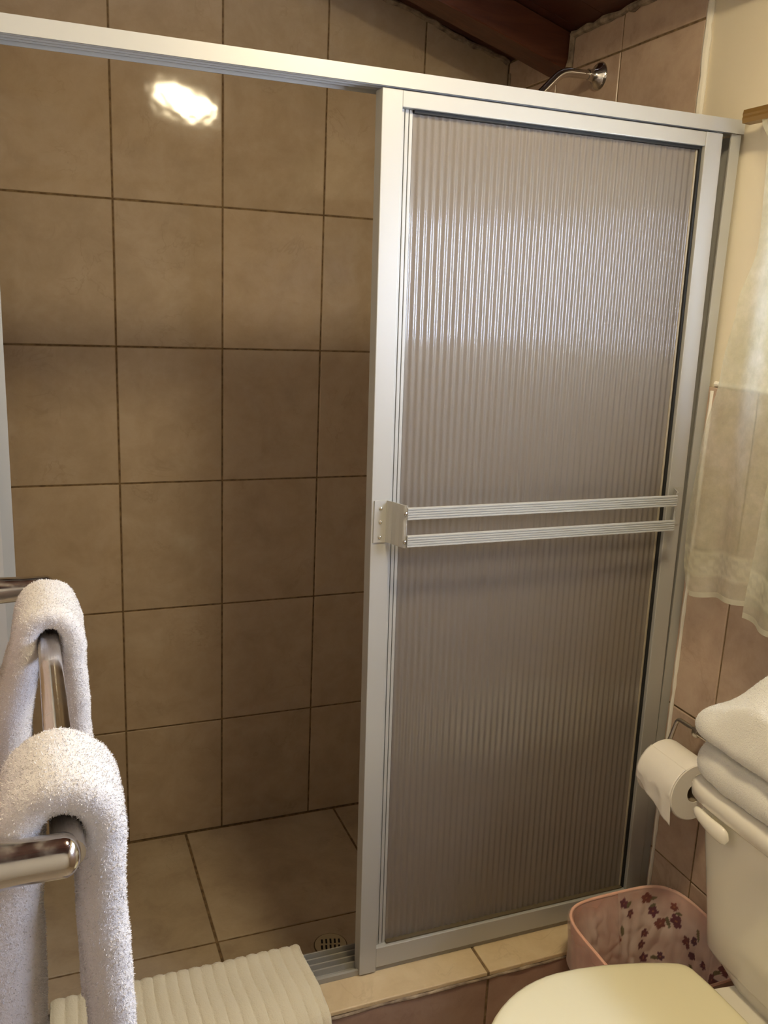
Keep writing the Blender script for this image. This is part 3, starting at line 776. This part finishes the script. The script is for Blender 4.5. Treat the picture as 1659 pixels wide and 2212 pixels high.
# ------------------------------------------------------------------ waste bin
BC = Vector((.5955, -1.0755)); BHX, BHY = .1335, .1330; BT = .318
wbn = empty('waste_bin', (BC.x, BC.y, 0), 'pink rimmed flower print waste bin with a plastic liner beside the toilet', 'waste bin')
flowers = []
rnd = random.Random(4)
def hgt(u): return u
for _ in range(2500):
    a = rnd.uniform(0, 2*math.pi); h = rnd.uniform(.015, .30); r = rnd.uniform(.0085, .0135)
    per_ = a*.135
    if all(min(abs(a-b), 2*math.pi-abs(a-b))*.135 > 0 and math.hypot(min(abs(a-b), 2*math.pi-abs(a-b))*.135, h-k) > (r+q)*1.12 for b, k, q, _c, _r in flowers):
        flowers.append((a, h, r, rnd.choice(((.20, .075, .085), (.15, .07, .11), (.25, .09, .075), (.17, .06, .09))), rnd.uniform(0, 6)))
    if len(flowers) > 150: break
leaves = [(f[0]+rnd.uniform(-.13, .13), f[1]+rnd.uniform(-.02, .02), rnd.uniform(.007, .011), rnd.uniform(0, 3.1)) for f in flowers if rnd.random() < .55]
def print_col(a, h, base):
    for fa, fh, r, c, ph in flowers:
        da = (a-fa+math.pi) % (2*math.pi)-math.pi; dx, dy = da*.135, h-fh; d_ = math.hypot(dx, dy)
        if d_ < r*1.1:
            th_ = math.atan2(dy, dx)+ph; rad = r*(.66+.36*abs(math.cos(2.5*th_)))
            if d_ < r*.16: return (.45, .22, .12)
            if d_ < rad: return c
    for fa, fh, r, ph in leaves:
        da = (a-fa+math.pi) % (2*math.pi)-math.pi; dx, dy = da*.135, h-fh
        lx = dx*math.cos(ph)+dy*math.sin(ph); lyy = -dx*math.sin(ph)+dy*math.cos(ph)
        if (lx/r)**2+(lyy/(r*.42))**2 < 1: return (.20, .20, .11)
    return base
def bin_ring(z, off, seg, n=4.2, wob=0, seed=0):
    f = z/BT; hx, hy = (BHX*(.80+.20*f))+off, (BHY*(.80+.20*f))+off; out = []
    for k in range(seg):
        t = 2*math.pi*k/seg; c, s = math.cos(t), math.sin(t)
        den = (abs(c/hx)**n+abs(s/hy)**n)**(-1/n); w = 1+wob*noise.noise(Vector((c*3.5, s*3.5, z*14+seed)))
        out.append(Vector((c*den*w, s*den*w, z)))
    return out
BODY = mat('salmon_bin_plastic', (.72, .40, .31), .4)
seg = 96; bm = bmesh.new(); rings = [bin_ring(.002+(BT-.006)*k/12, 0, seg) for k in range(13)]
rings += [bin_ring(.006+(BT-.010)*(12-k)/12, -.0022, seg) for k in range(13)]
loft(bm, rings)
o = from_bm('body', bm, BODY, None, True); o.parent = wbn
bm = bmesh.new(); ring = bin_ring(BT, -.001, 120); ring.append(ring[0]); 
rr_ = []
for i in range(120):
    p = ring[i]; d = Vector((p.x, p.y, 0)).normalized(); rr_.append([p+.0030*(math.cos(a)*d+math.sin(a)*Vector((0, 0, 1))) for a in [2*math.pi*j/10 for j in range(10)]])
vs = [[bm.verts.new(q) for q in r] for r in rr_]
for i in range(120):
    A_, B_ = vs[i], vs[(i+1) % 120]
    for j in range(10): bm.faces.new((A_[j], A_[(j+1) % 10], B_[(j+1) % 10], B_[j]))
RIM = mat('salmon_rim_plastic', (.92, .52, .38), .4)
o = from_bm('rim', bm, RIM, None, True); o.parent = wbn
# liner: thin printed bag, puckered inside and folded over the rim outside
LINER = bpy.data.materials.new('thin_printed_liner'); LINER.use_nodes = True; nt = LINER.node_tree; nt.nodes.clear()
o_ = N(LINER, 'ShaderNodeOutputMaterial'); ma = N(LINER, 'ShaderNodeMixShader'); mb = N(LINER, 'ShaderNodeMixShader'); mc = N(LINER, 'ShaderNodeMixShader')
vp = N(LINER, 'ShaderNodeVertexColor'); vp.layer_name = 'print'
t = N(LINER, 'ShaderNodeBsdfTransparent'); d = N(LINER, 'ShaderNodeBsdfDiffuse'); tr = N(LINER, 'ShaderNodeBsdfTranslucent')
L(LINER, vp.outputs[0], d.inputs[0]); L(LINER, vp.outputs[0], tr.inputs[0])
g = N(LINER, 'ShaderNodeBsdfGlossy'); g.inputs['Roughness'].default_value = .28
L(LINER, d.outputs[0], ma.inputs[1]); L(LINER, tr.outputs[0], ma.inputs[2]); ma.inputs[0].default_value = .3
L(LINER, ma.outputs[0], mb.inputs[1]); L(LINER, g.outputs[0], mb.inputs[2]); mb.inputs[0].default_value = .07
L(LINER, vp.outputs[1], mc.inputs[0]); L(LINER, t.outputs[0], mc.inputs[1]); L(LINER, mb.outputs[0], mc.inputs[2]); L(LINER, mc.outputs[0], o_.inputs[0])
bm = bmesh.new(); seg = 460; rings = []; meta = []
def pleat(th_, z):
    q = th_*15+2.5*noise.noise(Vector((math.cos(th_)*2, math.sin(th_)*2, z*3)))
    return abs(math.sin(q))**1.5
def lring(z, off, w, hprint, inside):
    R = bin_ring(z, off, seg); out = []
    for k, p in enumerate(R):
        th_ = 2*math.pi*k/seg; rad = Vector((p.x, p.y, 0)).normalized()
        crum = noise.noise(Vector((p.x*22, p.y*22, z*16)))+.5*abs(noise.noise(Vector((p.x*50, p.y*50, z*30+7))))
        out.append(p-rad*w*(.003*pleat(th_, z)+.013*(crum+.3)))
    rings.append(out); meta.append((hprint, inside))
for z, off, w in ((.222, .007, .0), (.245, .0065, .15), (.27, .006, .15), (.305, .0048, .05), (.316, .0042, 0)): lring(z, off, w, z, 0)
lring(BT+.0042, -.001, 0, BT, 0); lring(BT+.001, -.0050, 0, BT, 1)
for k in range(1, 100):
    f = k/99; z = BT-.003-(BT-.045)*f; lring(z, -.0056-.006*min(1, f*3), min(1, f*4), z, 1)
vr = [[bm.verts.new(p) for p in r] for r in rings]
for A_, B_ in zip(vr[:-1], vr[1:]):
    for i in range(seg): bm.faces.new((A_[i], A_[(i+1) % seg], B_[(i+1) % seg], B_[i]))
bm.faces.new(vr[-1])
col = bm.loops.layers.float_color.new('print'); cc = {}
bm.verts.index_update()
LB = (.90, .78, .69)
for r, (hp, ins) in zip(vr, meta):
    for i, v in enumerate(r):
        th_ = 2*math.pi*i/seg; right = (math.cos(th_+.15) > -.10)
        c_ = print_col(th_, hp, LB) if (right and hp < BT-.004) else LB
        fold = noise.noise(Vector((v.co.x*30, v.co.y*30, v.co.z*22+3)))
        al = (.50 if ins else .42)+.28*fold+.06*pleat(th_, v.co.z)+.06
        if hp > .285: al *= .35+.65*max(0, min(1, (BT-hp)/.033))
        if c_ is not LB: al = .88
        elif right: al = min(.9, al+.18)
        cc[v.index] = (*c_, max(.08, min(.92, al)))
for f in bm.faces:
    for lp_ in f.loops: lp_[col] = cc[lp_.vert.index]
o = from_bm('liner', bm, LINER, None, True); o.parent = wbn

# ------------------------------------------------------------------ curtain and rod
rod = empty('curtain_rod', (.70, -1.5, 1.775), 'flat brown curtain rod above the sheer curtain', 'curtain rod')
bm = bmesh.new(); P = [(.690, 1.7605), (.706, 1.7595), (.7085, 1.763), (.7085, 1.779), (.706, 1.7825), (.690, 1.7815), (.6885, 1.7745), (.6894, 1.771), (.6885, 1.7675)]
extrude_prof(bm, P, 'y', -2.2, -.921); par(from_bm('rail', bm, ROD), rod)
for y in (-.95, -2.15): obox('bracket', (.7085, y-.008, 1.769), (XR+.012, y+.008, 1.783), ROD, rod, .002)
ct = empty('curtain', (.69, -1.5, 1.765), 'sheer pale curtain hanging on the right wall by the shower door', 'curtain')
def curtain(hem, y_edge, y_end, name, m, s0, s1, n_s=40, n_u=200, xoff=0, amp0=.003):
    bm = bmesh.new(); g_ = []; bandv = {}
    for i in range(n_s+1):
        s = s0+(s1-s0)*i/n_s; row = []
        for j in range(n_u+1):
            u = j/n_u; ye_ = y_edge(s); y = ye_+(y_end-ye_)*u; zb_ = hem(y); z = 1.7600+(zb_-1.7600)*s
            amp = (amp0+.006*s)*min(1, u*8+.25); ph = (y+1.0)*2*math.pi/.105
            x = .6905+xoff-.008*s + amp*math.sin(ph+1.6*math.sin(s*2.2)) + .002*noise.noise(Vector((y*30, s*3, 0)))
            v = bm.verts.new((x, y, z)); d_ = z-zb_
            b_ = 1.0 if (.040 < d_ < .046 or .082 < d_ < .088) else (.55+.45*(math.sin(y*260)*math.sin(d_*300) > .1) if .046 <= d_ <= .082 else 0)
            bandv[v] = b_; row.append(v)
        g_.append(row)
    for i in range(n_s):
        for j in range(n_u): bm.faces.new((g_[i][j], g_[i][j+1], g_[i+1][j+1], g_[i+1][j]))
    cl = bm.loops.layers.float_color.new('band')
    for f in bm.faces:
        for lp_ in f.loops: lp_[cl] = (bandv[lp_.vert],)*3+(1,)
    return par(from_bm(name, bm, m, None, True), ct)
def interp(pts):
    def f(s):
        for (a, ya), (b, yb_) in zip(pts[:-1], pts[1:]):
            if s <= b: q = max(0, (s-a)/(b-a)); q = q*q*(3-2*q); return ya+(yb_-ya)*q
        return pts[-1][1]
    return f
yeA = interp([(0, -.965), (.05, -.986), (.24, -.996), (.36, -.968), (.5, -.952), (.67, -.926), (.85, -.916), (.93, -.921), (.97, -.932), (1, -.950)])
hemA = lambda y: .940 + .024*min(1, max(0, (-.95-y)/.13)) + .003*math.sin(y*60)
curtain(hemA, yeA, -1.40, 'fabric', SHEER, 0, .988, 120)
curtain(hemA, yeA, -1.40, 'hem', HEM, .988, 1.0, 3)
yeB = interp([(0, -1.14), (.5, -1.12), (.8, -1.10), (1, -1.092)])
hemB = lambda y: .942 + .004*math.sin(y*50)
curtain(hemB, yeB, -1.56, 'overlap_panel', SHEER, 0, .988, 120, xoff=-.012)
curtain(hemB, yeB, -1.56, 'hem', HEM, .988, 1.0, 3, xoff=-.012)
